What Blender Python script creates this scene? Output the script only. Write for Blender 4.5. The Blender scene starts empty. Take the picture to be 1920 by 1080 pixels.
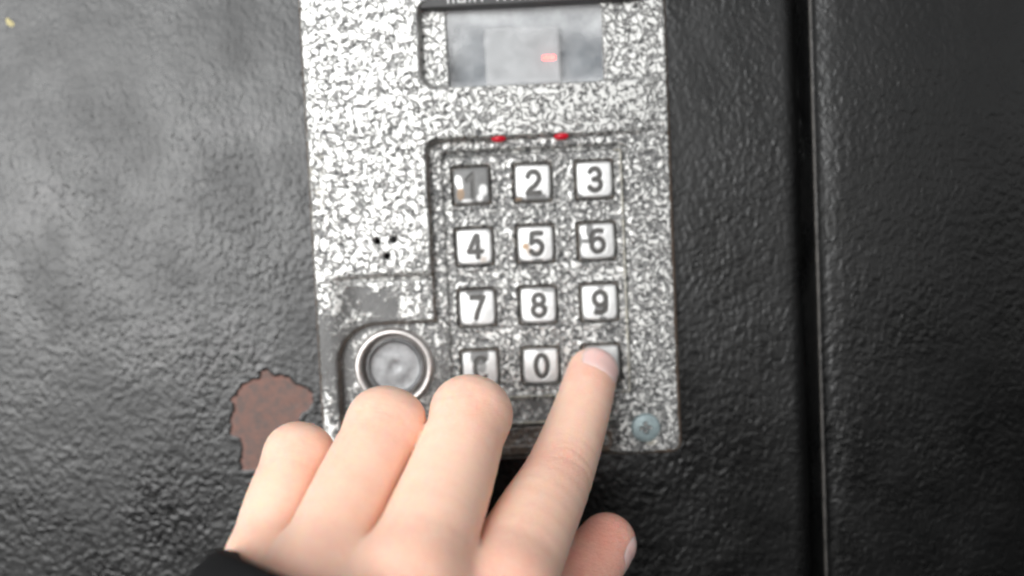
import bpy, bmesh, math, random
import numpy as np
from mathutils import Vector, Matrix

# ------------------------------------------------------------------ camera, sky, sun, exposure
MM = 0.001
Z0 = 1.30                       # height of the "5" key above the ground, metres
scene = bpy.context.scene
C = scene.collection

cam_data = bpy.data.cameras.new('camera')
cam = bpy.data.objects.new('camera', cam_data)
C.objects.link(cam)
scene.camera = cam
cam_data.sensor_width = 36.0
cam_data.lens = 36.0 * 1663.0 / 1920.0
cam_data.clip_start = 0.01
cam_data.clip_end = 200.0
cam.location = (-2.4734 * MM, -241.80 * MM, Z0 + 0.4585 * MM)
_pitch, _yaw, _roll = -0.04995, 0.018618, -0.046144
cam.rotation_euler = (Matrix.Rotation(_yaw, 3, 'Z') @ Matrix.Rotation(math.pi / 2 + _pitch, 3, 'X')
                      @ Matrix.Rotation(_roll, 3, 'Z')).to_euler()
cam_data.dof.use_dof = True
cam_data.dof.focus_distance = 0.207
cam_data.dof.aperture_fstop = 5.8

SUN_AZ, SUN_EL = math.radians(206.0), math.radians(15.0)     # azimuth clockwise from +Y
world = bpy.data.worlds.new('World')
scene.world = world
world.use_nodes = True
wn, wl = world.node_tree.nodes, world.node_tree.links
for n in list(wn):
    wn.remove(n)
sky = wn.new('ShaderNodeTexSky')
sky.sky_type = 'NISHITA'
sky.sun_disc = False
sky.sun_elevation = SUN_EL
sky.sun_rotation = SUN_AZ
sky.air_density = 1.0
sky.dust_density = 1.0
sky.ozone_density = 1.0
hs = wn.new('ShaderNodeHueSaturation')
hs.inputs['Saturation'].default_value = 0.06                 # overcast: nearly neutral sky
bg = wn.new('ShaderNodeBackground')
bg.inputs['Strength'].default_value = 0.10
wo = wn.new('ShaderNodeOutputWorld')
wl.new(sky.outputs[0], hs.inputs['Color'])
wl.new(hs.outputs[0], bg.inputs['Color'])
wl.new(bg.outputs[0], wo.inputs['Surface'])

sun_data = bpy.data.lights.new('sun', 'SUN')
sun_data.energy = 1.5
sun_data.angle = math.radians(52.0)
sun_data.color = (0.96, 0.985, 1.0)
sun = bpy.data.objects.new('sun', sun_data)
C.objects.link(sun)
_sd = Vector((math.sin(SUN_AZ) * math.cos(SUN_EL), math.cos(SUN_AZ) * math.cos(SUN_EL), math.sin(SUN_EL)))
sun.rotation_euler = (-_sd).to_track_quat('-Z', 'Y').to_euler()
sun.location = (-0.5, -2, 3)

vs = scene.view_settings
vs.view_transform = 'Standard'
vs.look = 'None'
vs.gamma = 1.0
vs.exposure = 0.70
vs.use_curve_mapping = False
scene.cycles.use_denoising = True
scene.cycles.filter_width = 2.2

# ------------------------------------------------------------------ helpers
def obj(name, me, parent=None, mat=None, loc=None):
    o = bpy.data.objects.new(name, me)
    C.objects.link(o)
    if mat is not None:
        me.materials.append(mat)
    if parent is not None:
        o.parent = parent
    if loc is not None:
        o.location = loc
    return o

def thing(name, label, cat, loc, group=None):
    o = bpy.data.objects.new(name, None)
    C.objects.link(o)
    o.empty_display_size = 0.02
    o.location = loc
    o['label'] = label
    o['category'] = cat
    if group:
        o['group'] = group
    return o

def mesh_from(verts, faces, name='mesh', smooth=True, attrs=None):
    """verts in mm (x right, y into the door, z up), quads or tris as an int array"""
    verts = np.asarray(verts, dtype=np.float64) * MM
    me = bpy.data.meshes.new(name)
    if isinstance(faces, np.ndarray):
        n = faces.shape[1]
        me.vertices.add(len(verts))
        me.vertices.foreach_set('co', verts.astype(np.float32).ravel())
        me.loops.add(faces.size)
        me.loops.foreach_set('vertex_index', faces.astype(np.int32).ravel())
        me.polygons.add(len(faces))
        me.polygons.foreach_set('loop_start', np.arange(0, faces.size, n, dtype=np.int32))
        me.polygons.foreach_set('loop_total', np.full(len(faces), n, dtype=np.int32))
        me.update(calc_edges=True)
    else:
        me.from_pydata([tuple(v) for v in verts], [], faces)
        me.update()
    for k, a in (attrs or {}).items():
        at = me.attributes.new(k, 'FLOAT', 'POINT')
        at.data.foreach_set('value', np.asarray(a, dtype=np.float32).ravel())
    if smooth:
        me.polygons.foreach_set('use_smooth', np.ones(len(me.polygons), dtype=bool))
    me.update()
    return me

def grid_faces(nx, nz, keep=None):
    i, j = np.meshgrid(np.arange(nx - 1), np.arange(nz - 1), indexing='ij')
    a = (i * nz + j).ravel()
    f = np.stack([a, a + nz, a + nz + 1, a + 1], 1)     # x right, z up, normal towards -y
    if keep is not None:
        f = f[keep.ravel()[f].all(1)]
    return f

def lathe(profile, n=64, cx=0.0, cz=0.0):
    """profile: (radius, height towards the viewer) in mm -> ring surface facing -y"""
    v, f = [], []
    for r, h in profile:
        for k in range(n):
            t = 2 * math.pi * k / n
            v.append((cx + r * math.cos(t), -h, cz + r * math.sin(t)))
    for s in range(len(profile) - 1):
        for k in range(n):
            a, b = s * n + k, s * n + (k + 1) % n
            f.append((a, b, b + n, a + n))
    return v, f

def box(x0, x1, y0, y1, z0, z1, bevel=0.0, seg=2):
    bm = bmesh.new()
    bmesh.ops.create_cube(bm, size=1)
    for v in bm.verts:
        v.co = Vector(((x0 + x1) / 2 + v.co.x * (x1 - x0), (y0 + y1) / 2 + v.co.y * (y1 - y0),
                       (z0 + z1) / 2 + v.co.z * (z1 - z0))) * MM
    if bevel:
        bmesh.ops.bevel(bm, geom=bm.edges[:], offset=bevel * MM, segments=seg, affect='EDGES', profile=0.5)
    me = bpy.data.meshes.new('box')
    bm.to_mesh(me)
    bm.free()
    return me

def sstep(e0, e1, x):
    t = np.clip((x - e0) / (e1 - e0), 0, 1)
    return t * t * (3 - 2 * t)

def sd_rrect(x, z, x0, x1, z0, z1, r):
    """signed distance to a rounded rectangle"""
    qx = np.abs(x - (x0 + x1) / 2) - ((x1 - x0) / 2 - r)
    qz = np.abs(z - (z0 + z1) / 2) - ((z1 - z0) / 2 - r)
    return np.hypot(np.maximum(qx, 0), np.maximum(qz, 0)) + np.minimum(np.maximum(qx, qz), 0) - r

_rng = np.random.default_rng(7)
_perm = _rng.random((256, 256))
def vnoise(x, z):
    """smooth value noise, unit feature size"""
    xi, zi = np.floor(x).astype(int), np.floor(z).astype(int)
    fx, fz = x - xi, z - zi
    fx, fz = fx * fx * (3 - 2 * fx), fz * fz * (3 - 2 * fz)
    g = lambda a, b: _perm[a % 256, b % 256]
    return ((g(xi, zi) * (1 - fx) + g(xi + 1, zi) * fx) * (1 - fz)
            + (g(xi, zi + 1) * (1 - fx) + g(xi + 1, zi + 1) * fx) * fz)
def fbm(x, z, o=3):
    s, a, t = 0, 1, 0
    for k in range(o):
        s = s + a * vnoise(x * 2 ** k + 17 * k, z * 2 ** k + 31 * k)
        t += a
        a *= 0.5
    return s / t

# ------------------------------------------------------------------ materials
class NT:
    def __init__(self, name):
        self.m = bpy.data.materials.new(name)
        self.m.use_nodes = True
        self.n, self.l = self.m.node_tree.nodes, self.m.node_tree.links
        self.p = self.n['Principled BSDF']
        self.tc = self.n.new('ShaderNodeTexCoord')
    def set(self, **kw):
        for k, v in kw.items():
            s = self.p.inputs[k.replace('_', ' ')]
            if hasattr(v, 'is_linked') or isinstance(v, bpy.types.NodeSocket):
                self.l.new(v, s)
            else:
                s.default_value = v if not isinstance(v, tuple) or len(v) != 3 or k.endswith('Radius') else (*v, 1)
        return self
    def noise(self, scale, detail=2.0, rough=0.5, dist=0.0, vec=None, stretch=None):
        t = self.n.new('ShaderNodeTexNoise')
        t.inputs['Scale'].default_value = scale
        t.inputs['Detail'].default_value = detail
        t.inputs['Roughness'].default_value = rough
        t.inputs['Distortion'].default_value = dist
        v = vec or self.tc.outputs['Object']
        if stretch:
            mp = self.n.new('ShaderNodeMapping')
            mp.inputs['Scale'].default_value = stretch
            self.l.new(v, mp.inputs['Vector'])
            v = mp.outputs[0]
        self.l.new(v, t.inputs['Vector'])
        return t.outputs['Fac']
    def ramp(self, fac, stops, interp='LINEAR'):
        r = self.n.new('ShaderNodeValToRGB')
        r.color_ramp.interpolation = interp
        e = r.color_ramp.elements
        while len(e) < len(stops):
            e.new(0.5)
        for k, (p, c) in enumerate(stops):
            e[k].position = p
            e[k].color = (c, c, c, 1) if not isinstance(c, tuple) else (*c, 1)
        self.l.new(fac, r.inputs[0])
        return r.outputs[0]
    def mix(self, fac, a, b):
        m = self.n.new('ShaderNodeMix')
        m.data_type = 'RGBA'
        for s, v in ((m.inputs[0], fac), (m.inputs[6], a), (m.inputs[7], b)):
            if isinstance(v, bpy.types.NodeSocket):
                self.l.new(v, s)
            else:
                s.default_value = (*v, 1) if isinstance(v, tuple) else v
        return m.outputs[2]
    def math(self, op, a, b=0.0, clamp=False):
        m = self.n.new('ShaderNodeMath')
        m.operation = op
        m.use_clamp = clamp
        for s, v in ((m.inputs[0], a), (m.inputs[1], b)):
            if isinstance(v, bpy.types.NodeSocket):
                self.l.new(v, s)
            else:
                s.default_value = v
        return m.outputs[0]
    def attr(self, name):
        a = self.n.new('ShaderNodeAttribute')
        a.attribute_name = name
        return a.outputs['Fac']
    def bump(self, h, dist_mm, strength=1.0, prev=None):
        b = self.n.new('ShaderNodeBump')
        b.inputs['Strength'].default_value = strength
        b.inputs['Distance'].default_value = dist_mm * MM
        self.l.new(h, b.inputs['Height'])
        if prev is not None:
            self.l.new(prev, b.inputs['Normal'])
        return b.outputs[0]

def mat_door(name, base=0.0035, rough=0.27, seed=0.0):
    t = NT(name)
    warp = t.noise(30, 3, 0.55)
    w1 = t.noise(640, 1.2, 0.4, 0.6, stretch=(1.0, 1.0, 0.8))
    w2 = t.noise(300, 1.5, 0.5, 0.4)
    amp = t.math('ADD', t.math('MULTIPLY', t.ramp(warp, [(0.3, 0.0), (0.7, 1.0)]), 0.8), 0.45)
    h = t.math('ADD', t.math('MULTIPLY', w1, amp), t.math('MULTIPLY', w2, 0.35))
    b1 = t.bump(h, 0.29, 1.0)
    b0 = t.bump(t.noise(30, 2, 0.5, 0.5, stretch=(1.3, 1.0, 0.6)), 1.3, 0.45, b1)
    dust = t.noise(60, 4, 0.6)
    col = t.mix(t.ramp(dust, [(0.35, 0.0), (0.75, 1.0)]), (base * .75, base * .78, base * .8), (base * 1.5, base * 1.5, base * 1.48))
    r = t.ramp(t.noise(45, 4, 0.6), [(0.3, rough - .08), (0.7, rough + .12)])
    t.set(Base_Color=col, Roughness=r, Normal=b0, IOR=1.6, Specular_IOR_Level=0.35)
    return t.m

def mat_plain(name, col, rough=0.5, metal=0.0, var=0.25, scale=300, bump=0.0, **kw):
    t = NT(name)
    n = t.noise(scale, 3, 0.6)
    c = t.mix(t.ramp(n, [(0.3, 0.0), (0.7, 1.0)]), tuple(x * (1 - var) for x in col), tuple(min(1, x * (1 + var * .6)) for x in col))
    t.set(Base_Color=c, Roughness=rough, Metallic=metal, **kw)
    if bump:
        t.set(Normal=t.bump(n, bump, 1.0))
    return t.m

def mat_hammered():
    """antique-silver hammered enamel: silver blobs over black, worn and rusty where the attributes say"""
    t = NT('hammered_silver_paint')
    n1 = t.noise(450, 1.0, 0.45, 0.5)
    n2 = t.noise(760, 1.0, 0.5, 0.5)
    big = t.noise(55, 3, 0.6)
    mot = t.attr('mottle')
    vein = t.math('ABSOLUTE', t.math('SUBTRACT', n1, 0.5))
    vein = t.ramp(t.math('SUBTRACT', vein, t.math('MULTIPLY', mot, 0.024)), [(0.000, 0.0), (0.058, 1.0)])
    isl = t.math('SUBTRACT', t.math('ADD', n2, t.math('MULTIPLY', t.math('SUBTRACT', big, 0.5), 0.06)), t.math('MULTIPLY', mot, 0.095))
    isl = t.ramp(isl, [(0.26, 0.0), (0.445, 1.0)])
    silver = t.math('MULTIPLY', t.math('ADD', t.math('MULTIPLY', vein, 0.8), 0.2), isl)
    fine = t.noise(2600, 2, 0.5)
    light = t.mix(fine, (0.46, 0.46, 0.447), (0.64, 0.635, 0.612))
    col = t.mix(silver, (0.04, 0.04, 0.04), light)
    wear = t.attr('wear')
    wcol = t.mix(t.noise(160, 4, 0.6), (0.045, 0.045, 0.044), (0.12, 0.118, 0.115))
    wedge = t.ramp(t.math('ADD', wear, t.math('MULTIPLY', t.math('MULTIPLY', wear, 2.5, True), t.math('SUBTRACT', t.math('MULTIPLY', t.math('SUBTRACT', t.noise(260, 4, 0.65), 0.5), 2.2), t.math('MULTIPLY', t.math('SUBTRACT', n2, 0.5), 1.6)))), [(0.35, 0.0), (0.82, 0.95)])
    col = t.mix(wedge, col, wcol)
    rust = t.attr('rust')
    redge = t.ramp(t.math('ADD', rust, t.math('MULTIPLY', t.math('MULTIPLY', rust, 2.5, True), t.math('MULTIPLY', t.math('SUBTRACT', t.noise(700, 4, 0.65), 0.5), 1.0))), [(0.45, 0.0), (0.70, 1.0)])
    rcol = t.mix(t.noise(900, 3, 0.6), (0.045, 0.028, 0.021), (0.24, 0.175, 0.13))
    col = t.mix(redge, col, rcol)
    grime = t.attr('grime')
    gedge = t.ramp(t.math('ADD', grime, t.math('MULTIPLY', t.math('MULTIPLY', grime, 2.5, True), t.math('MULTIPLY', t.math('SUBTRACT', t.noise(330, 4, 0.65), 0.5), 1.3))), [(0.40, 0.0), (0.85, 0.85)])
    col = t.mix(gedge, col, t.mix(fine, (0.30, 0.28, 0.22), (0.50, 0.47, 0.39)))
    keep = t.math('MULTIPLY', t.math('SUBTRACT', 1.0, wedge), t.math('SUBTRACT', 1.0, redge))
    keep = t.math('MULTIPLY', keep, t.math('SUBTRACT', 1.0, gedge))
    metal = t.math('MULTIPLY', t.math('MULTIPLY', silver, 0.8), keep)
    hgt = t.math('ADD', t.math('MULTIPLY', silver, keep), t.math('MULTIPLY', fine, 0.25))
    t.set(Base_Color=col, Metallic=metal, Roughness=t.ramp(silver, [(0, 0.34), (1, 0.42)]),
          Normal=t.bump(hgt, 0.32, 0.9))
    return t.m

def mat_key():
    t = NT('worn_steel_key')
    wear, ink, brown = t.attr('wear'), t.attr('ink'), t.attr('brown')
    fine = t.noise(900, 3, 0.6)
    steel = t.mix(fine, (0.52, 0.52, 0.515), (0.70, 0.70, 0.69))
    k = t.ramp(t.math('ADD', wear, t.math('MULTIPLY', t.math('SUBTRACT', t.noise(500, 3, 0.6), 0.5), 0.5)), [(0.30, 0.0), (0.72, 1.0)])
    col = t.mix(k, steel, t.mix(fine, (0.10, 0.10, 0.10), (0.20, 0.20, 0.195)))
    b = t.ramp(t.math('ADD', brown, t.math('MULTIPLY', t.math('SUBTRACT', fine, 0.5), 0.6)), [(0.35, 0.0), (0.8, 0.9)])
    col = t.mix(b, col, (0.24, 0.15, 0.08))
    i = t.ramp(ink, [(0.25, 0.0), (0.75, 1.0)])
    col = t.mix(i, col, (0.055, 0.052, 0.048))
    metal = t.math('MULTIPLY', t.math('MULTIPLY', t.math('SUBTRACT', 1.0, k), t.math('SUBTRACT', 1.0, i)), 0.6)
    t.set(Base_Color=col, Metallic=metal, Roughness=t.ramp(fine, [(0, 0.36), (1, 0.52)]),
          Normal=t.bump(t.noise(1500, 3, 0.6), 0.03, 1.0))
    return t.m

def mat_skin():
    t = NT('skin')
    pink = t.attr('pink')
    big = t.noise(75, 3, 0.6)
    mott = t.noise(330, 5, 0.7)
    col = t.mix(t.ramp(big, [(0.3, 0.0), (0.7, 1.0)]), (0.90, 0.585, 0.45), (0.94, 0.65, 0.515))
    k = t.math('ADD', t.math('MULTIPLY', pink, 1.15), t.math('MULTIPLY', t.math('SUBTRACT', mott, 0.5), 0.75), True)
    col = t.mix(k, col, (0.80, 0.39, 0.31))
    pores = t.noise(2600, 3, 0.6)
    lines = t.noise(900, 3, 0.6, 0.4, stretch=(1.0, 1.0, 2.2))
    b = t.bump(t.math('MULTIPLY', lines, t.math('ADD', t.math('MULTIPLY', pink, 3.0), 0.6)), 0.14, 0.8)
    b = t.bump(pores, 0.035, 0.8, b)
    t.set(Base_Color=col, Roughness=t.ramp(mott, [(0.3, 0.46), (0.7, 0.60)]), Normal=b, IOR=1.4,
          Subsurface_Weight=1.0, Subsurface_Radius=(1.0, 0.36, 0.20), Subsurface_Scale=0.0018)
    return t.m

def mat_emit(name, col, strength, base):
    t = NT(name)
    t.set(Base_Color=base, Roughness=0.25, Emission_Color=col, Emission_Strength=strength)
    return t.m

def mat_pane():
    """scuffed clear plastic: mostly clear, with dust and a painted-in sky reflection"""
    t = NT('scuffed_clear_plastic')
    dust_sheen = t.ramp(t.math('ADD', t.noise(90, 4, 0.65), t.math('MULTIPLY', t.noise(700, 3, 0.6), 0.25)), [(0.35, -0.10), (0.95, 0.10)])
    dust_sheen = t.math('ADD', t.math('MULTIPLY', t.attr('dust_sheen'), 1.0), t.math('MULTIPLY', t.math('SUBTRACT', t.noise(120, 5, 0.7), 0.5), 0.6), True)
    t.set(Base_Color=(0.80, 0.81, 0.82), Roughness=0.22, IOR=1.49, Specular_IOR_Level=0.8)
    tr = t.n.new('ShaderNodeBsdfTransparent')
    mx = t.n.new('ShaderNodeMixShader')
    t.l.new(dust_sheen, mx.inputs[0])
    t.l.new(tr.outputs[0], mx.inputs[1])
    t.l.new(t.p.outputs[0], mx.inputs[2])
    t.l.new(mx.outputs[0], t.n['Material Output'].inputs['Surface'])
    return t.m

M = {
    'door': mat_door('dark_hammered_door_paint'),
    'frame': mat_door('dark_hammered_frame_paint', 0.003, 0.27),
    'edge': mat_plain('worn_bare_edge', (0.045, 0.041, 0.037), 0.5, 0.2, 0.6, 400),
    'primer': None,
    'speck': mat_plain('dried_yellow_paint', (0.45, 0.39, 0.19), 0.6),
    'hammer': mat_hammered(),
    'key': mat_key(),
    'steel': mat_plain('dull_steel', (0.22, 0.222, 0.225), 0.46, 0.75, 0.30, 500, 0.02),
    'bezel': mat_plain('worn_brass_steel', (0.58, 0.55, 0.53), 0.32, 0.8, 0.12, 500, 0.02),
    'zinc': mat_plain('zinc_plated_steel', (0.27, 0.335, 0.345), 0.5, 0.3, 0.25, 700, 0.03),
    'black': mat_plain('black_plastic', (0.02, 0.02, 0.02), 0.5),
    'cavity': mat_plain('grey_housing', (0.10, 0.115, 0.13), 0.6),
    'module': mat_plain('pale_display_module', (0.29, 0.295, 0.30), 0.55, 0.0, 0.06, 120),
    'strip': mat_plain('dark_name_strip', (0.035, 0.034, 0.034), 0.5),
    'letter': mat_plain('pale_raised_lettering', (0.50, 0.50, 0.49), 0.5),
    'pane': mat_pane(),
    'led': mat_emit('red_indicator', (1.0, 0.005, 0.04), 0.14, (0.30, 0.004, 0.012)),
    'dash': mat_emit('lit_segment', (1.0, 0.025, 0.02), 10.0, (0.6, 0.05, 0.03)),
    'skin': mat_skin(),
    'nail': mat_plain('fingernail', (0.84, 0.575, 0.535), 0.26, 0.0, 0.05, 300, Subsurface_Weight=0.6, Subsurface_Radius=(1.0, 0.4, 0.3), Subsurface_Scale=0.0015),
    'cloth': None,
}

# ------------------------------------------------------------------ door leaf, frame
DOOR_Y = 8.0                    # door skin lies 8 mm behind the keypad face (mm, +y is into the door)
ORG = (0.0, 0.0, Z0)

def poly_sd(x, z, pts):
    """signed distance to a polygon (negative inside)"""
    p = np.array(pts, float)
    d = np.full(x.shape, 1e9)
    inside = np.zeros(x.shape, bool)
    for (ax, az), (bx, bz) in zip(p, np.roll(p, -1, 0)):
        ex, ez = bx - ax, bz - az
        t = np.clip(((x - ax) * ex + (z - az) * ez) / (ex * ex + ez * ez), 0, 1)
        d = np.minimum(d, np.hypot(x - ax - t * ex, z - az - t * ez))
        c = ((az > z) != (bz > z)) & (x < ex * (z - az) / (ez if abs(ez) > 1e-9 else 1e-9) + ax)
        inside ^= c
    return np.where(inside, -d, d)

CHIP = [(-79.4, -32.7), (-77.0, -33.1), (-74.4, -34.5), (-71.6, -35.0), (-69.2, -36.6), (-65.2, -39.6), (-66.6, -43.2),
        (-69.0, -45.5), (-72.0, -51.0), (-77.0, -57.5), (-82.5, -61.0), (-87.0, -60.7), (-86.6, -56.0), (-86.3, -51.5),
        (-89.7, -50.2), (-89.5, -48.0), (-88.3, -43.0), (-88.4, -40.6), (-85.2, -36.5), (-80.5, -34.9)]

def chip_sd(x, z):
    return poly_sd(x, z, CHIP) + 2.6 * (fbm(x * 0.5, z * 0.5, 5) - 0.5)

door = thing('metal_door', 'dark grey hammered metal door leaf with a bare rust brown patch beside the keypad', 'door', ORG)
xs = np.concatenate([np.linspace(-820, -100, 19), np.arange(-96, -60, 0.4), np.linspace(-58, 70, 16), [71, 72, 73, 73.8, 74.4, 75.0, 75.4, 75.6]])
zs = np.concatenate([np.linspace(-1290, -72, 22), np.arange(-68, -28, 0.4), np.linspace(-26, 720, 16)])
X, Zg = np.meshgrid(xs, zs, indexing='ij')
sd = chip_sd(X, Zg)
depth = DOOR_Y + 0.22 * sstep(0.5, -0.15, sd) - 0.07 * np.exp(-((sd - 0.7) / 0.6) ** 2)
edge = np.clip((X - 71.0) / 4.6, 0, 1)
depth = depth + 3.2 * edge ** 2 + 6.0 * (X > 75.5)
obj('door_skin', mesh_from(np.stack([X, depth, Zg], -1).reshape(-1, 3), grid_faces(len(xs), len(zs))), door, M['door'])

t = NT('bare_primer')
pr = t.noise(420, 5, 0.7)
prc = t.mix(t.ramp(pr, [(0.35, 0.0), (0.7, 1.0)]), (0.090, 0.066, 0.058), (0.190, 0.088, 0.064))
prc = t.mix(t.ramp(t.math('ADD', t.attr('rim'), t.math('SUBTRACT', t.noise(350, 4, 0.65), 0.5)), [(0.35, 0.0), (0.75, 1.0)]), prc, (0.20, 0.088, 0.066))
t.set(Base_Color=prc, Roughness=0.62, Normal=t.bump(t.noise(700, 3, 0.6), 0.12, 0.8))
M['primer'] = t.m
xs2, zs2 = np.arange(-93, -63, 0.3), np.arange(-64, -30, 0.3)
X, Zg = np.meshgrid(xs2, zs2, indexing='ij')
sd = chip_sd(X, Zg)
dz = DOOR_Y + 0.12 - 0.12 * (fbm(X * 0.5, Zg * 0.5, 3) - 0.5) * sstep(0, -2, sd)
obj('rust_patch', mesh_from(np.stack([X, dz, Zg], -1).reshape(-1, 3), grid_faces(len(xs2), len(zs2), sd < 0.2), attrs={'rim': 0.55 * sstep(-2.2, -0.2, sd)}), door, M['primer'])
# a dried drop of yellow paint
n = 14
v = [(-144.4, DOOR_Y - 0.5, 68.8)] + [(-144.4 + 1.0 * math.cos(a) * (1 + .2 * math.sin(3 * a)) + .7 * math.sin(a) * .9, DOOR_Y - 0.03,
     68.8 - 1.25 * math.sin(a) * 1.0 + .0) for a in [2 * math.pi * k / n for k in range(n)]]
obj('paint_speck', mesh_from(v, [(0, 1 + k, 1 + (k + 1) % n) for k in range(n)]), door, M['speck'])
obj('door_core', box(-820, 70.5, DOOR_Y + 2.4, DOOR_Y + 45, -1290, 720), door, M['black'])

frame = thing('door_frame', 'black hammered metal door frame strip standing proud right of the door leaf', 'door frame', (0.0768, 0.0, Z0))
FY = 3.2
# profile of the frame (x relative to its edge, y), swept vertically
prof = [(0.1, 40), (0.1, FY + 0.5), (0.22, FY + 0.2), (0.5, FY + 0.05), (1.0, FY + 0.05), (1.4, FY + 0.32), (1.9, FY + 0.36), (3.2, FY + 0.18), (5.0, FY - 0.1), (9, FY - 0.2), (160, FY - 0.2), (160, 40)]
zz = np.linspace(-1290, 720, 60)
pv = np.array([[(x, y, z) for z in zz] for x, y in prof]).reshape(-1, 3)
obj('frame_face', mesh_from(pv, grid_faces(len(prof), len(zz))), frame, M['frame'])
# bare metal showing along the frame's worn edge
ev = []
zz = np.arange(-140, 110, 1.0)
wv = 0.12 + 0.40 * (fbm(zz * 0.12, zz * 0 + 3, 4) - 0.5)
for k, x in enumerate((0.02, 0.14, 0.42, 0.7)):
    yb = (FY + 0.48, FY + 0.15, FY + 0.0, FY + 0.0)[k]
    ev.append(np.stack([np.where(k == 3, 0.46 + wv, x) + 0 * zz, yb + 0 * zz, zz], -1))
obj('worn_edge', mesh_from(np.array(ev).reshape(-1, 3), grid_faces(4, len(zz))), frame, M['edge'])

# ------------------------------------------------------------------ intercom panel
panel = thing('intercom_panel', 'silver and black speckled metal intercom keypad panel mounted on the dark door', 'intercom', ORG)
S = 16.7
KEYPOS = [((i - 1) * S, -(j - 1) * S) for j in range(4) for i in range(3)]
PX0, PX1, PZ0, PZ1 = -60.4, 37.8, -59.0, 101.0
stp = 0.30
xs = np.arange(PX0, PX1 + 0.01, stp)
zs = np.arange(PZ0, PZ1 + 0.01, stp)
X, Zg = np.meshgrid(xs, zs, indexing='ij')
wob = 0.35 * (fbm(X * 0.25, Zg * 0.25, 3) - 0.5)
raise_h = 3.7 * np.clip((42.0 - X) / 70.0, 0, 1) * sstep(36, 31, X)
sd_key = sd_rrect(X, Zg, -28.4, 120, -120, 29.3, 3.5) + wob
sd_read = sd_rrect(X, Zg, -55.2, 60, -120, -19.3, 11.0) + wob
sd_disp = sd_rrect(X, Zg, -28.7, 120, 43.0, 66.0, 4.0) + wob
pocket = np.minimum(np.minimum(sd_key, sd_read), sd_disp)
lower = sstep(-6.4, -7.6, Zg) * sstep(-57, -48, X)          # speaker face ends in a small step
h_up = raise_h - 1.6 * lower - 0.9 * np.exp(-((Zg + 7.3) / 0.8) ** 2) * sstep(-57, -48, X)
H = h_up * sstep(-0.95, 0.3, pocket)
# keypad insert: groove round it and a thin ridge
sd_ins = sd_rrect(X, Zg, -24.0, 24.9, -42.2, 25.4, 1.2)
H += np.where(Zg > 24, -1.8, -0.6) * np.exp(-(sd_ins / 0.55) ** 2) + 0.8 * np.exp(-((sd_ins + 0.95) / 0.42) ** 2) * (X > 22)
H += -0.25 * sstep(0.2, -0.6, sd_ins)
# steps below the keypad
infr = sstep(-26, -23, X) * sstep(21, 18, X)
H += infr * (1.1 * np.exp(-((Zg + 41.6) / 0.55) ** 2) - 0.7 * sstep(-42.3, -43.2, Zg) * sstep(-48.6, -47.6, Zg)
             + 1.0 * np.exp(-((Zg + 48.7) / 0.55) ** 2) - 0.9 * sstep(-49.3, -50.3, Zg) * sstep(-56.2, -55.4, Zg) + 0.4 * np.exp(-((Zg + 56.0) / 0.4) ** 2))
H -= infr * 0.30 * np.clip(-49.6 - Zg, 0, 20)
# small moulded emblem boxes in the lowest band
for ex in (-14.5, -8.5, -2.5, 3.5):
    sde = sd_rrect(X, Zg, ex - 2.1, ex + 2.1, -54.6, -51.0, 0.4)
    H += 0.45 * np.exp(-(sde / 0.35) ** 2)
# LED slots under the keypad step, soft dome of light caught by the wall
# openings: keys, display window, speaker holes
hole = np.zeros(X.shape, bool)
rimn = np.full(X.shape, 9.0)
for kx, kz in KEYPOS:
    s = sd_rrect(X, Zg, kx - 5.35, kx + 5.35, kz - 5.35, kz + 5.35, 0.9)
    rimn = np.minimum(rimn, s)
    H += 0.18 * np.exp(-((s - 0.7) / 0.5) ** 2)
s_disp = sd_rrect(X, Zg, -21.3, 20.5, 43.0, 64.0, 1.8)
rimn = np.minimum(rimn, s_disp)
sp = np.full(X.shape, 9.0)
for hx, hz in ((-42.6, 2.8), (-38.1, 3.0), (-40.2, -1.4)):
    sp = np.minimum(sp, np.hypot(X - hx, Zg - hz) - 0.85)
H -= 1.2 * sstep(0.25, -0.25, sp)
H -= 1.6 * sstep(0.3, -0.3, np.where(rimn == s_disp, 9, rimn)) + 2.0 * sstep(0.35, -0.45, s_disp)
hole = (rimn < -0.25) | (sp < -0.2) | (np.hypot(X + 40.3, Zg + 32.0) < 9.6)
# rounded, slightly ragged outer edge and skirt
sd_out = sd_rrect(X, Zg, PX0, PX1, PZ0, PZ1, 3.0) + 0.5 * (fbm(X * 0.6, Zg * 0.6, 3) - 0.45)
H -= 1.5 * sstep(-1.3, 0.25, sd_out) ** 2
H += 0.10 * (fbm(X * 0.12, Zg * 0.12, 2) - 0.5)
cut = sd_rrect(X, Zg, PX0, PX1, PZ0, PZ1, 3.0)
Y = -H
# wear, rust, grime masks: their own shapes on the metal
WX = X + 5.0 * (fbm(X * 0.16 + 5, Zg * 0.16, 4) - 0.5)
WZ = Zg + 5.0 * (fbm(X * 0.16 + 50, Zg * 0.16 + 9, 4) - 0.5)
wear = 0.95 * sstep(1.25, 0.55, np.hypot((WX + 45.5) / 15.0, (WZ + 14.2) / 5.2)) * sstep(-29, -33, X)
wear = np.maximum(wear, 1.0 * sstep(-48.5, -54.0, WX) * sstep(-12.5, -17.5, WZ) * sstep(-42, -33, WZ))
wear = np.maximum(wear, 0.95 * sstep(1.6, -0.8, np.abs(sd_read) - 1.5) * sstep(-31, -35, X) * (Zg < -14) * sstep(-48, -42, Zg))
wear = np.maximum(wear, 0.70 * sstep(4, -1.5, np.abs(WX + 27.0) - 2.0) * sstep(-20, -25, WZ))
wear = np.maximum(wear, 0.55 * sstep(-42.3, -43.2, Zg) * infr)
wear *= (1 - 0.8 * sstep(6.0, 2.0, np.hypot(WX + 57.0, WZ + 12.8)))
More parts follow.
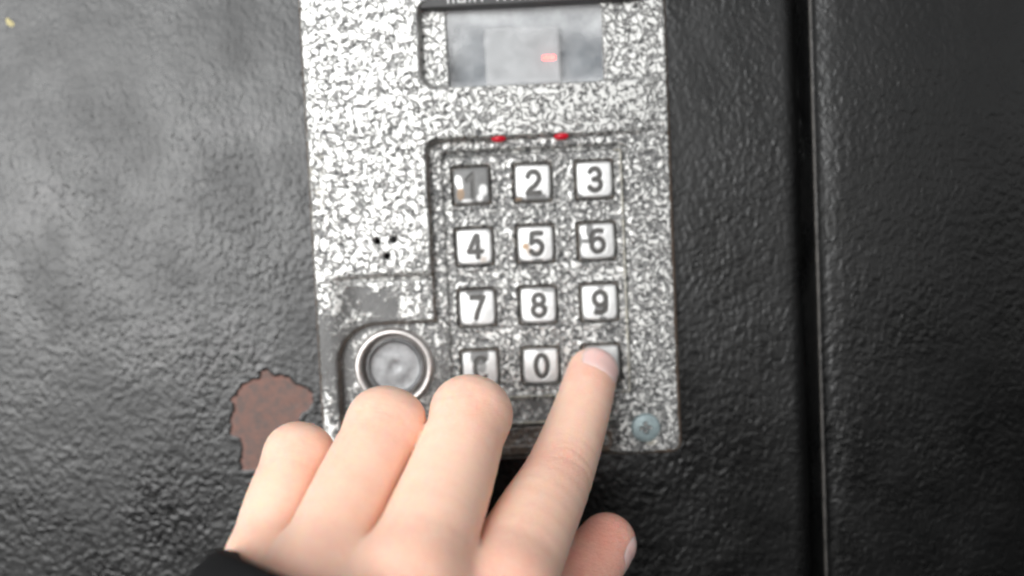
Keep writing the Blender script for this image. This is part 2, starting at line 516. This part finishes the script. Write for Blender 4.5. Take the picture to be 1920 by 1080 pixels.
wear *= (1 - 0.9 * sstep(6.5, 1.5, np.hypot((WX + 32.5) * 0.9, WZ + 13.0)))
rust = 0.55 * sstep(-2.2, -0.4, sd_out) * sstep(60, 0, Zg) * (X > 30) + 0.75 * sstep(-1.2, -0.1, sd_out)
rust = np.maximum(rust, 0.72 * np.exp(-((pocket + 0.25) / 0.42) ** 2) * (Zg < 26) * (X < -27))
rust = np.maximum(rust, 0.58 * sstep(-49, -51, Zg) * infr)
grime = 0.85 * np.exp(-((np.abs(sd_ins + 0.95)) / 0.45) ** 2) * (X > 22) + 0.55 * sstep(9, 0, np.hypot(X + 3, (Zg - 1) * .7)) + 0.62 * sstep(3.2, 1.0, np.hypot(X - 29.5, (Zg + 55.6) * 1.6))
grime = np.maximum(grime, 0.7 * np.exp(-(((Zg + 41.6) / 0.7) ** 2)) * infr)
grime = np.maximum(grime, 0.75 * np.exp(-(((Zg + 48.7) / 0.6) ** 2)) * infr)
grime = np.maximum(grime, 0.46 * sstep(-50, -58, X) * sstep(60, 20, Zg) * sstep(-8, 10, Zg))
mottle = np.clip(0.15 + 0.75 * sstep(0.5, -0.5, np.minimum(sd_key, sd_read)) + 0.25 * sstep(10, 35, X), 0, 1) - 0.25 * sstep(20, -10, X) * sstep(20, 60, Zg)
keep = (~hole) & (cut < 0.02)
verts = np.stack([X, Y, Zg], -1).reshape(-1, 3)
obj('face_plate', mesh_from(verts, grid_faces(len(xs), len(zs), keep), attrs={'wear': wear, 'rust': rust, 'grime': grime, 'mottle': mottle}), panel, M['hammer'])
# side walls of the casting down to the door
ring = []
r = 3.0
for cx, cz, a0 in ((PX1 - r, PZ1 - r, 0), (PX0 + r, PZ1 - r, 90), (PX0 + r, PZ0 + r, 180), (PX1 - r, PZ0 + r, 270)):
    for k in range(9):
        a = math.radians(a0 + k * 90 / 8)
        ring.append((cx + (r - 0.1) * math.cos(a), cz + (r - 0.1) * math.sin(a)))
dense = []
for (ax, az), (bx, bz) in zip(ring, ring[1:] + ring[:1]):
    m = max(1, int(math.hypot(bx - ax, bz - az) / 1.0))
    dense += [(ax + (bx - ax) * k / m, az + (bz - az) * k / m) for k in range(m)]
dn = np.array(dense)
hr = 3.7 * np.clip((42.0 - dn[:, 0]) / 70.0, 0, 1) * sstep(36, 31, dn[:, 0]) * np.where((dn[:, 1] < 29) & (dn[:, 0] > -28), 0, 1)
wv, wf = [], []
N = len(dn)
jit = 0.3 * (fbm(dn[:, 0] * .5 + 40, dn[:, 1] * .5, 3) - .5)
for k in range(5):
    f = k / 4
    out = 0.05 + 0.35 * f + jit * (1 if k else 0)
    nx = dn[:, 0] - np.clip(dn[:, 0], PX0 + r, PX1 - r)
    nz = dn[:, 1] - np.clip(dn[:, 1], PZ0 + r, PZ1 - r)
    L = np.maximum(np.hypot(nx, nz), 1e-6)
    y = (1.2 - hr) * (1 - f) + (DOOR_Y + 0.02) * f
    wv.append(np.stack([dn[:, 0] + nx / L * out, y, dn[:, 1] + nz / L * out], -1))
wv = np.array(wv).reshape(-1, 3)
for k in range(4):
    a = np.arange(N)
    b = (a + 1) % N
    wf.append(np.stack([k * N + a, (k + 1) * N + a, (k + 1) * N + b, k * N + b], 1))
obj('side_wall', mesh_from(wv, np.concatenate(wf), attrs={'wear': np.full(len(wv), 0.45), 'rust': np.full(len(wv), 0.52), 'grime': np.zeros(len(wv)), 'mottle': np.ones(len(wv))}), panel, M['hammer'])

# ---- keys: engraved digits made of strokes of even width
def arc(cx, cz, rx, rz, a0, a1, n=14):
    return [(cx + rx * math.cos(math.radians(a0 + (a1 - a0) * k / n)), cz + rz * math.sin(math.radians(a0 + (a1 - a0) * k / n))) for k in range(n + 1)]
G = {   # glyph box: x -1..1, z -1.6..1.6
    '1': [[(-0.75, 0.85), (-0.1, 1.35), (0.15, 1.6), (0.15, -1.6)]],
    '2': [arc(0, 0.65, 0.98, 0.95, 165, -25) + [(0.45, -0.35), (-0.55, -1.05), (-1.0, -1.6), (1.05, -1.6)]],
    '3': [arc(-0.05, 0.8, 0.88, 0.8, 150, -80) + [(-0.25, 0.02)], [(-0.25, 0.02)] + arc(-0.05, -0.76, 1.0, 0.84, 80, -155)],
    '4': [[(0.5, -1.6), (0.5, 1.6), (0.25, 1.6), (-1.05, -0.75), (1.15, -0.75)]],
    '5': [[(0.9, 1.6), (-0.65, 1.6), (-0.8, 0.15)] + arc(0.0, -0.55, 1.0, 1.02, 135, -150)],
    '6': [[(0.75, 1.5), (0.2, 1.6)] + arc(0.1, 0.3, 1.1, 1.3, 95, 180) + [(-1.0, -0.5)], arc(0, -0.58, 1.0, 1.0, 0, 360, 26)],
    '7': [[(-1.0, 1.55), (1.0, 1.55), (0.35, 0.2), (-0.15, -0.9), (-0.3, -1.6)]],
    '8': [arc(0, 0.82, 0.85, 0.78, 0, 360, 24), arc(0, -0.78, 1.0, 0.84, 0, 360, 26)],
    '9': [arc(0, 0.58, 1.0, 1.0, 0, 360, 26), [(1.0, 0.5)] + arc(-0.1, -0.3, 1.1, 1.3, 0, -85) + [(-0.75, -1.5)]],
    '0': [arc(0, 0, 0.98, 1.62, 0, 360, 32)],
    'C': [arc(0.1, 0, 1.05, 1.6, 50, 310, 28)],
}
WEAR = {  # (x, z, rx, rz, value) in key half-widths; negative wipes wear away
    '1': [(0, 0, 3, 3, 1.0), (-.72, .30, .22, .30, -1.2), (-.62, -.05, .16, .22, -1.0), (.62, -.28, .24, .34, -1.2), (.42, -.72, .18, .22, -1.0), (-.30, -.85, .35, .14, -.8)],
    '2': [(.15, -.80, .60, .28, 1.0), (-.75, -.85, .35, .15, .7)],
    '3': [(-.9, -.9, .3, .2, .7)],
    '4': [(.9, .9, .25, .2, .5)],
    '5': [(.1, -.95, .35, .2, .8)],
    '6': [(-.38, .62, .22, .50, .95), (-.62, .05, .42, .14, .85), (-.95, .1, .16, .5, .7)],
    '7': [(-.1, .86, .55, .24, .95), (-.15, -.9, .2, .2, .6)],
    '8': [(.55, .88, .45, .22, .6), (-.1, .95, .4, .15, .5)],
    '9': [(.1, -.38, .42, .30, .9), (.15, -.95, .25, .25, .8), (.1, .9, .2, .25, .6)],
    'C': [(.0, .72, .55, .55, .95), (-.55, .0, .22, 1.2, .35), (.1, .1, .3, .4, .6)],
    '0': [(.0, .95, .3, .2, .5)],
    '': [(0, 0, 2, 2, .3)],
}
BROWN = {'1': [(-.62, -.45, .26, .42, 1.0)], '5': [(-.55, -.1, .26, .22, .9), (-.35, -.4, .3, .3, .6), (.1, -.3, .2, .2, .5)], '4': [(.45, -.7, .3, .25, .55)], '2': [(-.8, -.88, .3, .12, .7)]}
KH = 4.95
kk = np.linspace(-KH, KH, 67)
KX, KZ = np.meshgrid(kk, kk, indexing='ij')
names = ['1', '2', '3', '4', '5', '6', '7', '8', '9', 'C', '0', '']
for idx, ((kx, kz), g) in enumerate(zip(KEYPOS, names)):
    rs = np.random.default_rng(idx + 3)
    sd = sd_rrect(KX, KZ, -KH, KH, -KH, KH, 0.9)
    hgt = 0.45 - 0.55 * sstep(-0.9, 0.0, sd) ** 2 - 0.010 * (KX ** 2 + KZ ** 2) + 0.06 * (fbm(KX * .5 + idx * 9, KZ * .5, 3) - .5)
    ink = np.zeros(KX.shape)
    gs = 1.62 * (1.0 if g != 'C' else 1.0)
    if g:
        d = np.full(KX.shape, 9.0)
        for line in G[g]:
            for (ax, az), (bx, bz) in zip(line, line[1:]):
                ax_, az_, bx_, bz_ = ax * gs + .25, az * gs * 1.12, bx * gs + .25, bz * gs * 1.12
                ex, ez = bx_ - ax_, bz_ - az_
                tt = np.clip(((KX - ax_) * ex + (KZ - az_) * ez) / max(ex * ex + ez * ez, 1e-9), 0, 1)
                d = np.minimum(d, np.hypot(KX - ax_ - tt * ex, KZ - az_ - tt * ez))
        d = d + 0.12 * (fbm(KX * 1.2 + idx * 5, KZ * 1.2, 3) - 0.5)
        ink = sstep(0.80, 0.48, d)
        hgt = hgt - 0.30 * ink
        if g == '1':
            ink = ink * 0.62
        if g == 'C':
            ink = ink * 0.75
    u, w = KX / KH, KZ / KH
    wr = 0.80 * sstep(0.92, 1.17, np.hypot(u * .92, np.minimum(w, 0) * 1.0 + np.maximum(w, 0) * .75)) + 0.6 * sstep(-0.8, 0, sd)
    for (x, z, rx, rz, val) in WEAR.get(g, []):
        e = np.hypot((u - x) / rx, (w - z) / rz)
        if val > 0:
            wr = np.maximum(wr, val * sstep(1.15, 0.75, e))
        else:
            wr = wr + val * sstep(1.5, 0.3, e)
    br = np.zeros(KX.shape)
    for (x, z, rx, rz, val) in BROWN.get(g, []):
        br = np.maximum(br, val * sstep(1.2, 0.5, np.hypot((u - x) / rx, (w - z) / rz)))
    br = np.maximum(br, 0.55 * sstep(-0.35, 0, sd))
    kv = np.stack([KX, -hgt, KZ], -1).reshape(-1, 3)
    # key sides: a skirt 4 mm deep
    n = len(kk)
    bi = np.concatenate([np.arange(n) * n, (n - 1) * n + np.arange(1, n), (n - 1 - np.arange(1, n)) * n + n - 1, n - 1 - np.arange(1, n - 1)])
    sk = kv[bi].copy()
    sk[:, 1] = 4.0
    f = grid_faces(n, n)
    m = len(bi)
    q = np.stack([np.roll(bi, -1), bi, len(kv) + np.arange(m), len(kv) + (np.arange(m) + 1) % m], 1)
    at = {k: np.concatenate([a.ravel(), np.full(m, z)]) for k, a, z in (('wear', np.clip(wr, 0, 1), 1.0), ('ink', ink, 0.0), ('brown', br, 0.6))}
    me = mesh_from(np.concatenate([kv, sk]), np.concatenate([f, q]), attrs=at)
    o = obj('key', me, panel, M['key'], (kx * MM, 0, kz * MM))
    dip = 0.35 if g == '1' else (0.6 if g == '' else 0.15 * rs.random())
    o.location.y = dip * MM
    o.rotation_euler = (math.radians(rs.uniform(-1.2, 1.2)), math.radians(rs.uniform(-1.0, 1.0)), math.radians(rs.uniform(-1.2, 1.2)))
    o['label'] = {'1': 'tarnished grey key marked 1', 'C': 'scratched key marked C half hidden by the middle finger', '': 'key under the pressing fingertip'}.get(g, 'pale steel key marked %s' % g)
obj('keypad_backing', box(-27, 27, 3.6, 6.0, -40, 24), panel, M['black'])

# ---- display window
disp = bpy.data.objects.new('display', box(-24, 23, 6.2, 7.4, 41, 66.5))
C.objects.link(disp)
disp.parent = panel
disp.data.materials.append(M['cavity'])
obj('display_module', box(-11.6, 9.1, 3.2, 6.4, 43.6, 59.6, 0.9, 3), disp, M['module'])
obj('lower_ledge', box(-19, 19, 3.6, 6.1, 41.4, 44.0, 0.4), disp, M['cavity'])
obj('lit_segment', box(4.3, 7.6, 2.95, 3.3, 50.1, 51.1, 0.12), disp, M['dash'])
# four-sided well round the window
for a in ((-23, -21.5, 41.2, 66), (20.7, 22.3, 41.2, 66), (-21.5, 20.7, 64.2, 66), (-21.5, 20.7, 41.2, 42.8)):
    obj('window_liner', box(a[0], a[1], 1.8, 6.4, a[2], a[3]), disp, M['cavity'])
px_, pz_ = np.linspace(-21.45, 20.65, 60), np.linspace(42.85, 64.15, 40)
X, Zg = np.meshgrid(px_, pz_, indexing='ij')
bul = 0.9 - 0.5 * (1 - ((X + .4) / 21.2) ** 2) * (1 - ((Zg - 53.5) / 10.7) ** 2)
dust_sheen = 0.16 + 0.30 * sstep(54, 61, Zg + 0.12 * X + 5 * (fbm(X * .15, Zg * .15, 3) - .5)) + 0.16 * sstep(45.5, 43, Zg) + 0.14 * sstep(-9, -16, X + 0.6 * (60 - Zg)) * sstep(48, 55, Zg)  # dust, plus a soft sky reflection painted in as the paler top band
obj('window_pane', mesh_from(np.stack([X, bul, Zg], -1).reshape(-1, 3), grid_faces(len(px_), len(pz_)), attrs={'dust_sheen': dust_sheen}), disp, M['pane'])
# name strip over the display with worn raised lettering
strip = obj('name_strip', box(-28.0, 31.0, -3.1, 0.6, 63.75, 74.5, 0.5), panel, M['strip'])
# only the worn feet of the letters can be seen; too little is left to read
bm = bmesh.new()
rl = random.Random(4)
x = -20.6
for gi in range(12):
    gw = rl.uniform(1.7, 2.5)
    kind = rl.choice((0, 1, 2))
    bars = [(x, x + 0.5, 0.0, 2.3), (x + gw - 0.5, x + gw, 0.0, 2.3)] if kind != 2 else [(x + gw / 2 - .25, x + gw / 2 + .25, 0.0, 2.3)]
    if kind == 1:
        bars.append((x + 0.5, x + gw - 0.5, 0.0, 0.5))
    for bx0, bx1, bz0, bz1 in bars:
        r_ = bmesh.ops.create_cube(bm, size=1)
        for vtx in r_['verts']:
            vtx.co = Vector(((bx0 + bx1) / 2 + vtx.co.x * (bx1 - bx0), -3.15 + vtx.co.y * 0.2,
                             64.85 + (bz0 + bz1) / 2 + vtx.co.z * (bz1 - bz0))) * MM
    x += gw + (0.8 if gi != 3 else 3.0)
me = bpy.data.meshes.new('lettering')
bm.to_mesh(me)
bm.free()
obj('raised_lettering', me, strip, M['letter'])

# ---- red indicator lights in the step above the keys
for lx, lz, hh in ((-8.7, 28.85, 1.1), (8.2, 28.75, 0.75)):
    bm = bmesh.new()
    bmesh.ops.create_uvsphere(bm, u_segments=24, v_segments=14, radius=1.0)
    for vtx in bm.verts:
        vtx.co = Vector((vtx.co.x * 2.0, vtx.co.y * 1.5, vtx.co.z * 0.95)) * MM
        vtx.co.x += 0.0003 * vtx.co.z / MM * 0.3
    me = bpy.data.meshes.new('indicator')
    bm.to_mesh(me)
    bm.free()
    for p in me.polygons:
        p.use_smooth = True
    obj('indicator_light', me, panel, M['led'], (lx * MM, -hh * MM, lz * MM))

# ---- touch-key reader: bezel ring and contact disc
RX, RZ = -40.3, -32.0
v, f = lathe([(11.2, -0.4), (10.9, 0.7), (10.5, 1.35), (10.0, 1.6), (9.5, 1.5), (9.05, 1.0), (8.8, -1.2), (8.7, -3.2), (7.9, -3.2)], 72, RX, RZ)
reader = obj('key_reader', mesh_from(v, f), panel, M['bezel'])
v, f = lathe([(7.95, -3.2), (7.9, -1.1), (7.6, -0.6), (7.3, -0.9), (7.1, -1.5), (6.4, -1.65), (4.0, -1.6), (2.4, -1.5), (1.5, -1.62), (0.8, -1.75), (0.0, -1.7)], 64, RX, RZ)
obj('contact_disc', mesh_from(v, f), reader, M['steel'])

# ---- corner screw with a cross recess
SX, SZ = 27.9, -51.6
ng = 97
ss = np.linspace(-4.3, 4.3, ng)
X, Zg = np.meshgrid(ss, ss, indexing='ij')
R_ = np.hypot(X, Zg)
h = 1.5 - 0.05 * R_ ** 2 - 1.2 * sstep(3.5, 4.25, R_) ** 2
a = math.radians(4)
u, w = X * math.cos(a) + Zg * math.sin(a), -X * math.sin(a) + Zg * math.cos(a)
cross = np.maximum(sstep(0.75, 0.45, np.abs(u)) * sstep(1.9, 1.4, np.abs(w)), sstep(0.75, 0.45, np.abs(w)) * sstep(1.9, 1.4, np.abs(u)))
h = h - 2.2 * np.maximum(cross, sstep(1.35, 1.0, np.abs(u) + np.abs(w))) + 1.3 * sstep(0.6, 0.1, R_)
sc = obj('screw', mesh_from(np.stack([X, -h, Zg], -1).reshape(-1, 3), grid_faces(ng, ng, R_ < 4.28)), panel, M['zinc'], (SX * MM, 0, SZ * MM))

# ------------------------------------------------------------------ the pressing hand
HAND = {
    'index': [(-10.2, -66.0, -69.1, 10.2), (-3.9, -51.0, -61.1, 9.3), (2.4, -37.0, -54.1, 8.2), (8.6, -21.0, -44.3, 7.4), (13.4, -7.2, -34.9, 6.8)],
    'middle': [(-27.7, -74.0, -63.2, 10.6), (-21.2, -56.0, -49.0, 9.5), (-16.7, -43.0, -37.6, 8.7), (-21.2, -18.0, -53.8, 7.4), (-25.5, -26.0, -65.6, 6.6)],
    'ring': [(-45.8, -72.0, -63.2, 10.0), (-40.6, -57.0, -49.6, 9.1), (-35.5, -46.0, -38.7, 8.5), (-38.8, -22.0, -54.8, 7.4), (-40.1, -30.0, -65.1, 6.6)],
    'pinky': [(-58.7, -64.0, -63.2, 8.4), (-57.4, -54.0, -53.9, 8.4), (-55.1, -47.0, -44.6, 7.4), (-58.2, -26.0, -58.3, 6.4), (-57.4, -34.0, -66.4, 5.8)],
    'thumb': [(-15.7, -70.0, -87.3, 12.0), (0.1, -44.0, -83.9, 9.6), (7.7, -34.0, -78.7, 8.2), (13.9, -27.0, -73.9, 7.2)],
    'wrist': [(-42, -90, -100, 19), (-58, -106, -138, 21)],
    'palm': [(-22, -70, -82, 13), (-40, -72, -80, 13), (-53, -68, -80, 10)],
    'web': [(-15.4, -56.0, -65.4, 6.0), (-36.1, -57.0, -64.2, 5.5), (-53.7, -54.0, -63.4, 5.0)],
}
SLEEVE = {'start': (-29.5, -75.0, -71.0), 'dir': (-0.39, -0.39, -0.83), 'ra': 36.5, 'rb': 27.0}

def rcone(P, a, b, ra, rb):
    """signed distance to a round cone (sphere-swept segment whose radius changes)"""
    a, b = np.array(a, float), np.array(b, float)
    ba = b - a
    l2 = ba @ ba
    t = np.clip(((P - a) @ ba) / l2, 0, 1)
    return np.linalg.norm(P - a - t[..., None] * ba, axis=-1) - (ra + (rb - ra) * t)

def smin(a, b, k):
    h = np.clip(0.5 + 0.5 * (b - a) / k, 0, 1)
    return b + (a - b) * h - k * h * (1 - h)

def chain(P, js, k):
    d = None
    for a, b in zip(js, js[1:]):
        c = rcone(P, a[:3], b[:3], a[3], b[3])
        d = c if d is None else smin(d, c, k)
    return d

def unit(v):
    v = np.array(v, float)
    return v / np.linalg.norm(v)

def spline(js, n=4):
    """smooth joints and radii through the given joints, so that a finger tapers without bulges"""
    p = np.array(js, float)
    e = np.concatenate([[2 * p[0] - p[1]], p, [2 * p[-1] - p[-2]]])
    out = []
    for i in range(len(p) - 1):
        a, b, c, d = e[i:i + 4]
        for t in np.arange(n) / n:
            out.append(0.5 * (2 * b + (c - a) * t + (2 * a - 5 * b + 4 * c - d) * t * t + (3 * b - a - 3 * c + d) * t ** 3))
    return out + [p[-1]]

DENSE = {k: spline(HAND[k]) for k in ('index', 'thumb')}
for k in ('middle', 'ring', 'pinky'):
    DENSE[k] = spline(HAND[k][:3]) + [np.array(j) for j in HAND[k][3:]]

def hand_sdf(P):
    fi = {k: chain(P, DENSE[k], 0.15) for k in ('index', 'middle', 'ring', 'pinky', 'thumb')}
    # knuckle pads and the fleshy fingertip
    for k, r in (('middle', 0.5), ('ring', 0.5), ('pinky', 0.4)):
        j = np.array(HAND[k][2])
        lat = np.array([0.94, 0.0, -0.34]) * 1.7
        c = j[:3] + np.array([0, -0.1, 0.2])
        fi[k] = smin(fi[k], rcone(P, c - lat, c + lat, j[3] + r - 1.9, j[3] + r - 1.9), 2.5)
        jj = np.array(HAND[k][1])
        ax = unit(j[:3] - jj[:3])
        s = (P - j[:3]) @ ax
        side = (P - j[:3]) @ lat / 1.7
        fi[k] = fi[k] + sum(a * np.exp(-((s - o - 0.03 * side * side * sg - 0.4 * np.sin(side * 1.1 + o)) / 0.5) ** 2) for o, a, sg in ((-3.5, .05, -1), (-1.6, .07, -.4), (0.6, .07, .4), (2.8, .05, 1))) * (np.linalg.norm(P - j[:3], axis=-1) < 13)
    # fine folds across the back of the index finger's middle joint
    j1, j2, j3 = (np.array(HAND['index'][n]) for n in (1, 2, 3))
    ax = unit(j3[:3] - j1[:3])
    s = (P - j2[:3]) @ ax
    side = (P - j2[:3]) @ np.array([0.85, 0.1, 0.5])
    fold = sum(a * np.exp(-((s - o - 0.035 * side * side * sg - 0.5 * np.sin(side * 1.3 + o)) / 0.5) ** 2) for o, a, sg in ((-2.6, .06, -1), (-0.9, .12, -.2), (0.8, .10, .6), (2.6, .05, 1.1)))
    fi['index'] = fi['index'] + fold * (np.linalg.norm(P - j2[:3], axis=-1) < 14)
    d = fi['middle']
    d = smin(d, fi['ring'], 0.45)
    d = smin(d, fi['pinky'], 0.45)
    d = smin(d, fi['index'], 1.5)
    W = HAND['wrist']
    palm = rcone(P, W[0][:3], W[1][:3], W[0][3], W[1][3])
    for k in ('index', 'middle', 'ring', 'pinky'):
        j = HAND[k][0]
        palm = smin(palm, rcone(P, j[:3], W[0][:3], j[3], 17.0), 6.0)
    for j in HAND['palm']:
        palm = smin(palm, np.linalg.norm(P - np.array(j[:3]), axis=-1) - j[3], 6.0)
    for j in HAND['web']:
        palm = smin(palm, np.linalg.norm(P - np.array(j[:3]), axis=-1) - j[3], 4.0)
    d = smin(d, palm, 3.0)
    # tight creases where neighbouring fingers press together, running down to the webs
    for a, b in (('middle', 'ring'), ('ring', 'pinky'), ('index', 'middle')):
        ja, jb = np.array(HAND[a]), np.array(HAND[b])
        m0, m1 = (ja[0, :3] + jb[0, :3]) / 2, (ja[2, :3] + jb[2, :3]) / 2
        s = (P - m0) @ unit(m1 - m0)
        d = d + 1.1 * np.exp(-((fi[a] - fi[b]) / 0.9) ** 2) * sstep(4.0, 13.0, s) * (1 - 0.75 * sstep(20.0, 32.0, s)) * (np.abs(fi[a]) < 8)
    d = smin(d, fi['thumb'], 3.0)
    return d

def surface_nets(fn, lo, hi, h):
    ax = [np.arange(l, u + h, h) for l, u in zip(lo, hi)]
    n = [len(a) for a in ax]
    F = np.empty(n, np.float64)
    cst = 4                                             # coarse pass, then exact values only near the skin
    co = [a[::cst] for a in ax]
    CF = fn(np.stack(np.meshgrid(*co, indexing='ij'), -1))
    near = [np.minimum((np.arange(m) + cst // 2) // cst, len(c) - 1) for m, c in zip(n, co)]
    yy, zz_ = np.meshgrid(ax[1], ax[2], indexing='ij')
    for i, x in enumerate(ax[0]):
        c = CF[near[0][i]][np.ix_(near[1], near[2])]
        F[i] = c
        m = np.abs(c) < cst * h * 1.6
        if m.any():
            F[i][m] = fn(np.stack([np.full(m.sum(), x), yy[m], zz_[m]], -1))
    ins = F < 0
    cs = [n[0] - 1, n[1] - 1, n[2] - 1]
    sl = lambda o: tuple(slice(o[k], o[k] + cs[k]) for k in range(3))
    corners = [(i, j, k) for i in (0, 1) for j in (0, 1) for k in (0, 1)]
    cnt = sum(ins[sl(c)].astype(int) for c in corners)
    act = (cnt > 0) & (cnt < 8)
    idx = np.full(cs, -1)
    idx[act] = np.arange(act.sum())
    acc, num = np.zeros((act.sum(), 3)), np.zeros(act.sum())
    for c in corners:
        for k in range(3):
            if c[k]:
                continue
            e = list(c)
            e[k] = 1
            fa, fb = F[sl(c)][act], F[sl(e)][act]
            m = (fa < 0) != (fb < 0)
            tt = np.where(m, fa / np.where(m, fa - fb, 1), 0)
            p = np.tile(np.array(c, float), (len(fa), 1))
            p[:, k] += tt
            acc += p * m[:, None]
            num += m
    cell = np.argwhere(act)
    V = np.array(lo) + h * (cell + acc / num[:, None])
    faces = []
    for k in range(3):
        a, b = [i for i in range(3) if i != k]
        s0 = [slice(1, n[i] - 1) for i in range(3)]
        s1 = list(s0)
        s0[k], s1[k] = slice(0, n[k] - 1), slice(1, n[k])
        i0, i1 = ins[tuple(s0)], ins[tuple(s1)]
        e = np.argwhere(i0 != i1)
        flip = i0[i0 != i1]
        e[:, a] += 1
        e[:, b] += 1
        def ci(da, db):
            q = e.copy()
            q[:, a] -= da
            q[:, b] -= db
            return idx[q[:, 0], q[:, 1], q[:, 2]]
        qd = np.stack([ci(1, 1), ci(0, 1), ci(0, 0), ci(1, 0)], 1)
        if k == 1:
            flip = ~flip
        qd[~flip] = qd[~flip][:, ::-1]
        faces.append(qd)
    Fc = np.concatenate(faces)
    for _ in range(2):                                  # pull vertices onto the exact surface
        e = 0.05
        d0 = fn(V)
        g = np.stack([(fn(V + np.eye(3)[k] * e) - d0) / e for k in range(3)], -1)
        V = V - (d0 / np.maximum((g * g).sum(-1), 0.2))[:, None] * g
    return V, Fc

person = thing('person', 'bare left hand in a black sleeve, index finger pressing the bottom right key', 'person', (-0.038, -0.10, Z0 - 0.10))
PB = np.array([-38.0, -100.0, -100.0])
HV, HF = surface_nets(hand_sdf, (-90, -140, -135), (28, -1.0, -24), 0.6)
pink = np.zeros(len(HV))
for k, i, r, a in (('index', 2, 8, .42), ('middle', 2, 9, .28), ('ring', 2, 9, .22), ('pinky', 2, 8, .22), ('index', 4, 9, .48), ('index', 0, 12, .42),
                   ('middle', 0, 12, .22), ('ring', 0, 11, .18), ('pinky', 0, 9, .18), ('thumb', 3, 14, .85), ('thumb', 2, 14, .75), ('thumb', 1, 14, .6)):
    c = np.array(HAND[k][i][:3]) + np.array([0, -5, 2])
    pink = np.maximum(pink, a * np.exp(-(np.linalg.norm(HV - c, axis=1) / r) ** 2))
hand = obj('hand', mesh_from(HV - PB, HF, attrs={'pink': pink}), person, M['skin'])

def nail(name, tip, prev, dorsal, s0, s1, half_deg, width_pow=2.5, lift=0.12):
    """a curved nail plate laid on the skin: s along the finger (mm from the tip centre), angle round it"""
    tip, prev = np.array(tip, float), np.array(prev, float)
    ax = unit(tip - prev)
    dz = unit(np.array(dorsal, float) - (np.array(dorsal, float) @ ax) * ax)
    sx = np.cross(ax, dz)
    ns, na = 20, 18
    vs_, edge = [], []
    for i in range(ns):
        for j in range(na):
            p, q_ = i / (ns - 1) * 2 - 1, j / (na - 1) * 2 - 1
            pp, qq = p * math.sqrt(1 - 0.42 * q_ * q_), q_ * math.sqrt(1 - 0.30 * p * p)
            s = (s0 + s1) / 2 + pp * (s1 - s0) / 2
            a = math.radians(half_deg) * qq
            vs_.append((s, a))
            edge.append(max(abs(p), abs(q_)))
    vs_ = np.array(vs_)
    D = np.cos(vs_[:, 1])[:, None] * dz + np.sin(vs_[:, 1])[:, None] * sx
    O = tip + np.minimum(vs_[:, :1], 0) * ax
    over = np.maximum(vs_[:, :1], 0)
    D = D * np.cos(over * 0.13) + ax * np.sin(over * 0.13)
    rr = np.full(len(D), 3.0)
    for _ in range(40):
        rr = rr - hand_sdf(O + D * rr[:, None]) * 0.8
    e = np.array(edge)
    off = np.where(e > 0.985, -0.15, lift * sstep(1.05, 0.6, e) + 0.02)
    V = O + D * (rr + off)[:, None]
    f = [(i * na + j, i * na + j + 1, (i + 1) * na + j + 1, (i + 1) * na + j) for i in range(ns - 1) for j in range(na - 1)]
    return obj(name, mesh_from(V - PB, f), hand, M['nail'])
I_ = HAND['index']
nail('fingernail', I_[4][:3], I_[3][:3], (0.55, -0.55, 0.62), -5.2, 5.8, 60, lift=0.22)
T_ = HAND['thumb']
nail('thumbnail', T_[3][:3], T_[2][:3], (0.85, -0.25, -0.45), -4.5, 5.0, 52, lift=0.12)

# ---- black sleeve cuff round the wrist, running back along the forearm
t = NT('black_coat_cloth')
weave = t.noise(1400, 2, 0.6, stretch=(1, 1, 3))
cl = t.mix(t.noise(200, 4, 0.6), (0.004, 0.004, 0.0045), (0.009, 0.009, 0.0095))
t.set(Base_Color=cl, Roughness=0.85, Specular_IOR_Level=0.25, Normal=t.bump(weave, 0.08, 0.8))
M['cloth'] = t.m
ax = unit(np.array(SLEEVE['dir']))
c0 = np.array(SLEEVE['start'], float)
e1 = unit(np.cross(ax, (0, -1.0, 0.0)))
e2 = np.cross(ax, e1)
na, rows = 72, []
th = np.linspace(0, 2 * np.pi, na, endpoint=False)
prof = [(9.0, -5.0), (3.0, -3.6), (0.6, -2.4), (0.0, -1.0), (0.4, 0.6), (1.6, 1.8), (4.0, 2.8), (9.0, 4.0), (12.0, 3.8), (14.0, 4.4), (20.0, 5.8), (30.0, 6.4), (45.0, 5.0), (62, 6.5), (80, 8), (110, 10), (150, 13)]
for s, dr in prof:
    wr = 0.9 * np.sin(3 * th + s * 0.10) * sstep(0, 25, np.array(s)) + 1.6 * (fbm(np.cos(th) * 2 + 9 + s * .06, np.sin(th) * 2 + 9 + s * .03, 3) - .5) * (0.5 + sstep(0, 30, np.array(s)))
    rr_ = 1 + 0 * th
    ra, rb = SLEEVE['ra'] + dr + wr, SLEEVE['rb'] + dr + wr
    sq = lambda v: np.sign(v) * np.abs(v) ** 0.8
    rows.append(c0 + ax * s + np.outer(ra * sq(np.cos(th)), e1) + np.outer(rb * sq(np.sin(th)), e2))
sv = np.array(rows).reshape(-1, 3)
sf = []
for k in range(len(prof) - 1):
    a = np.arange(na)
    b = (a + 1) % na
    sf.append(np.stack([k * na + a, k * na + b, (k + 1) * na + b, (k + 1) * na + a], 1))
obj('coat_sleeve', mesh_from(sv - PB, np.concatenate(sf)), person, M['cloth'])
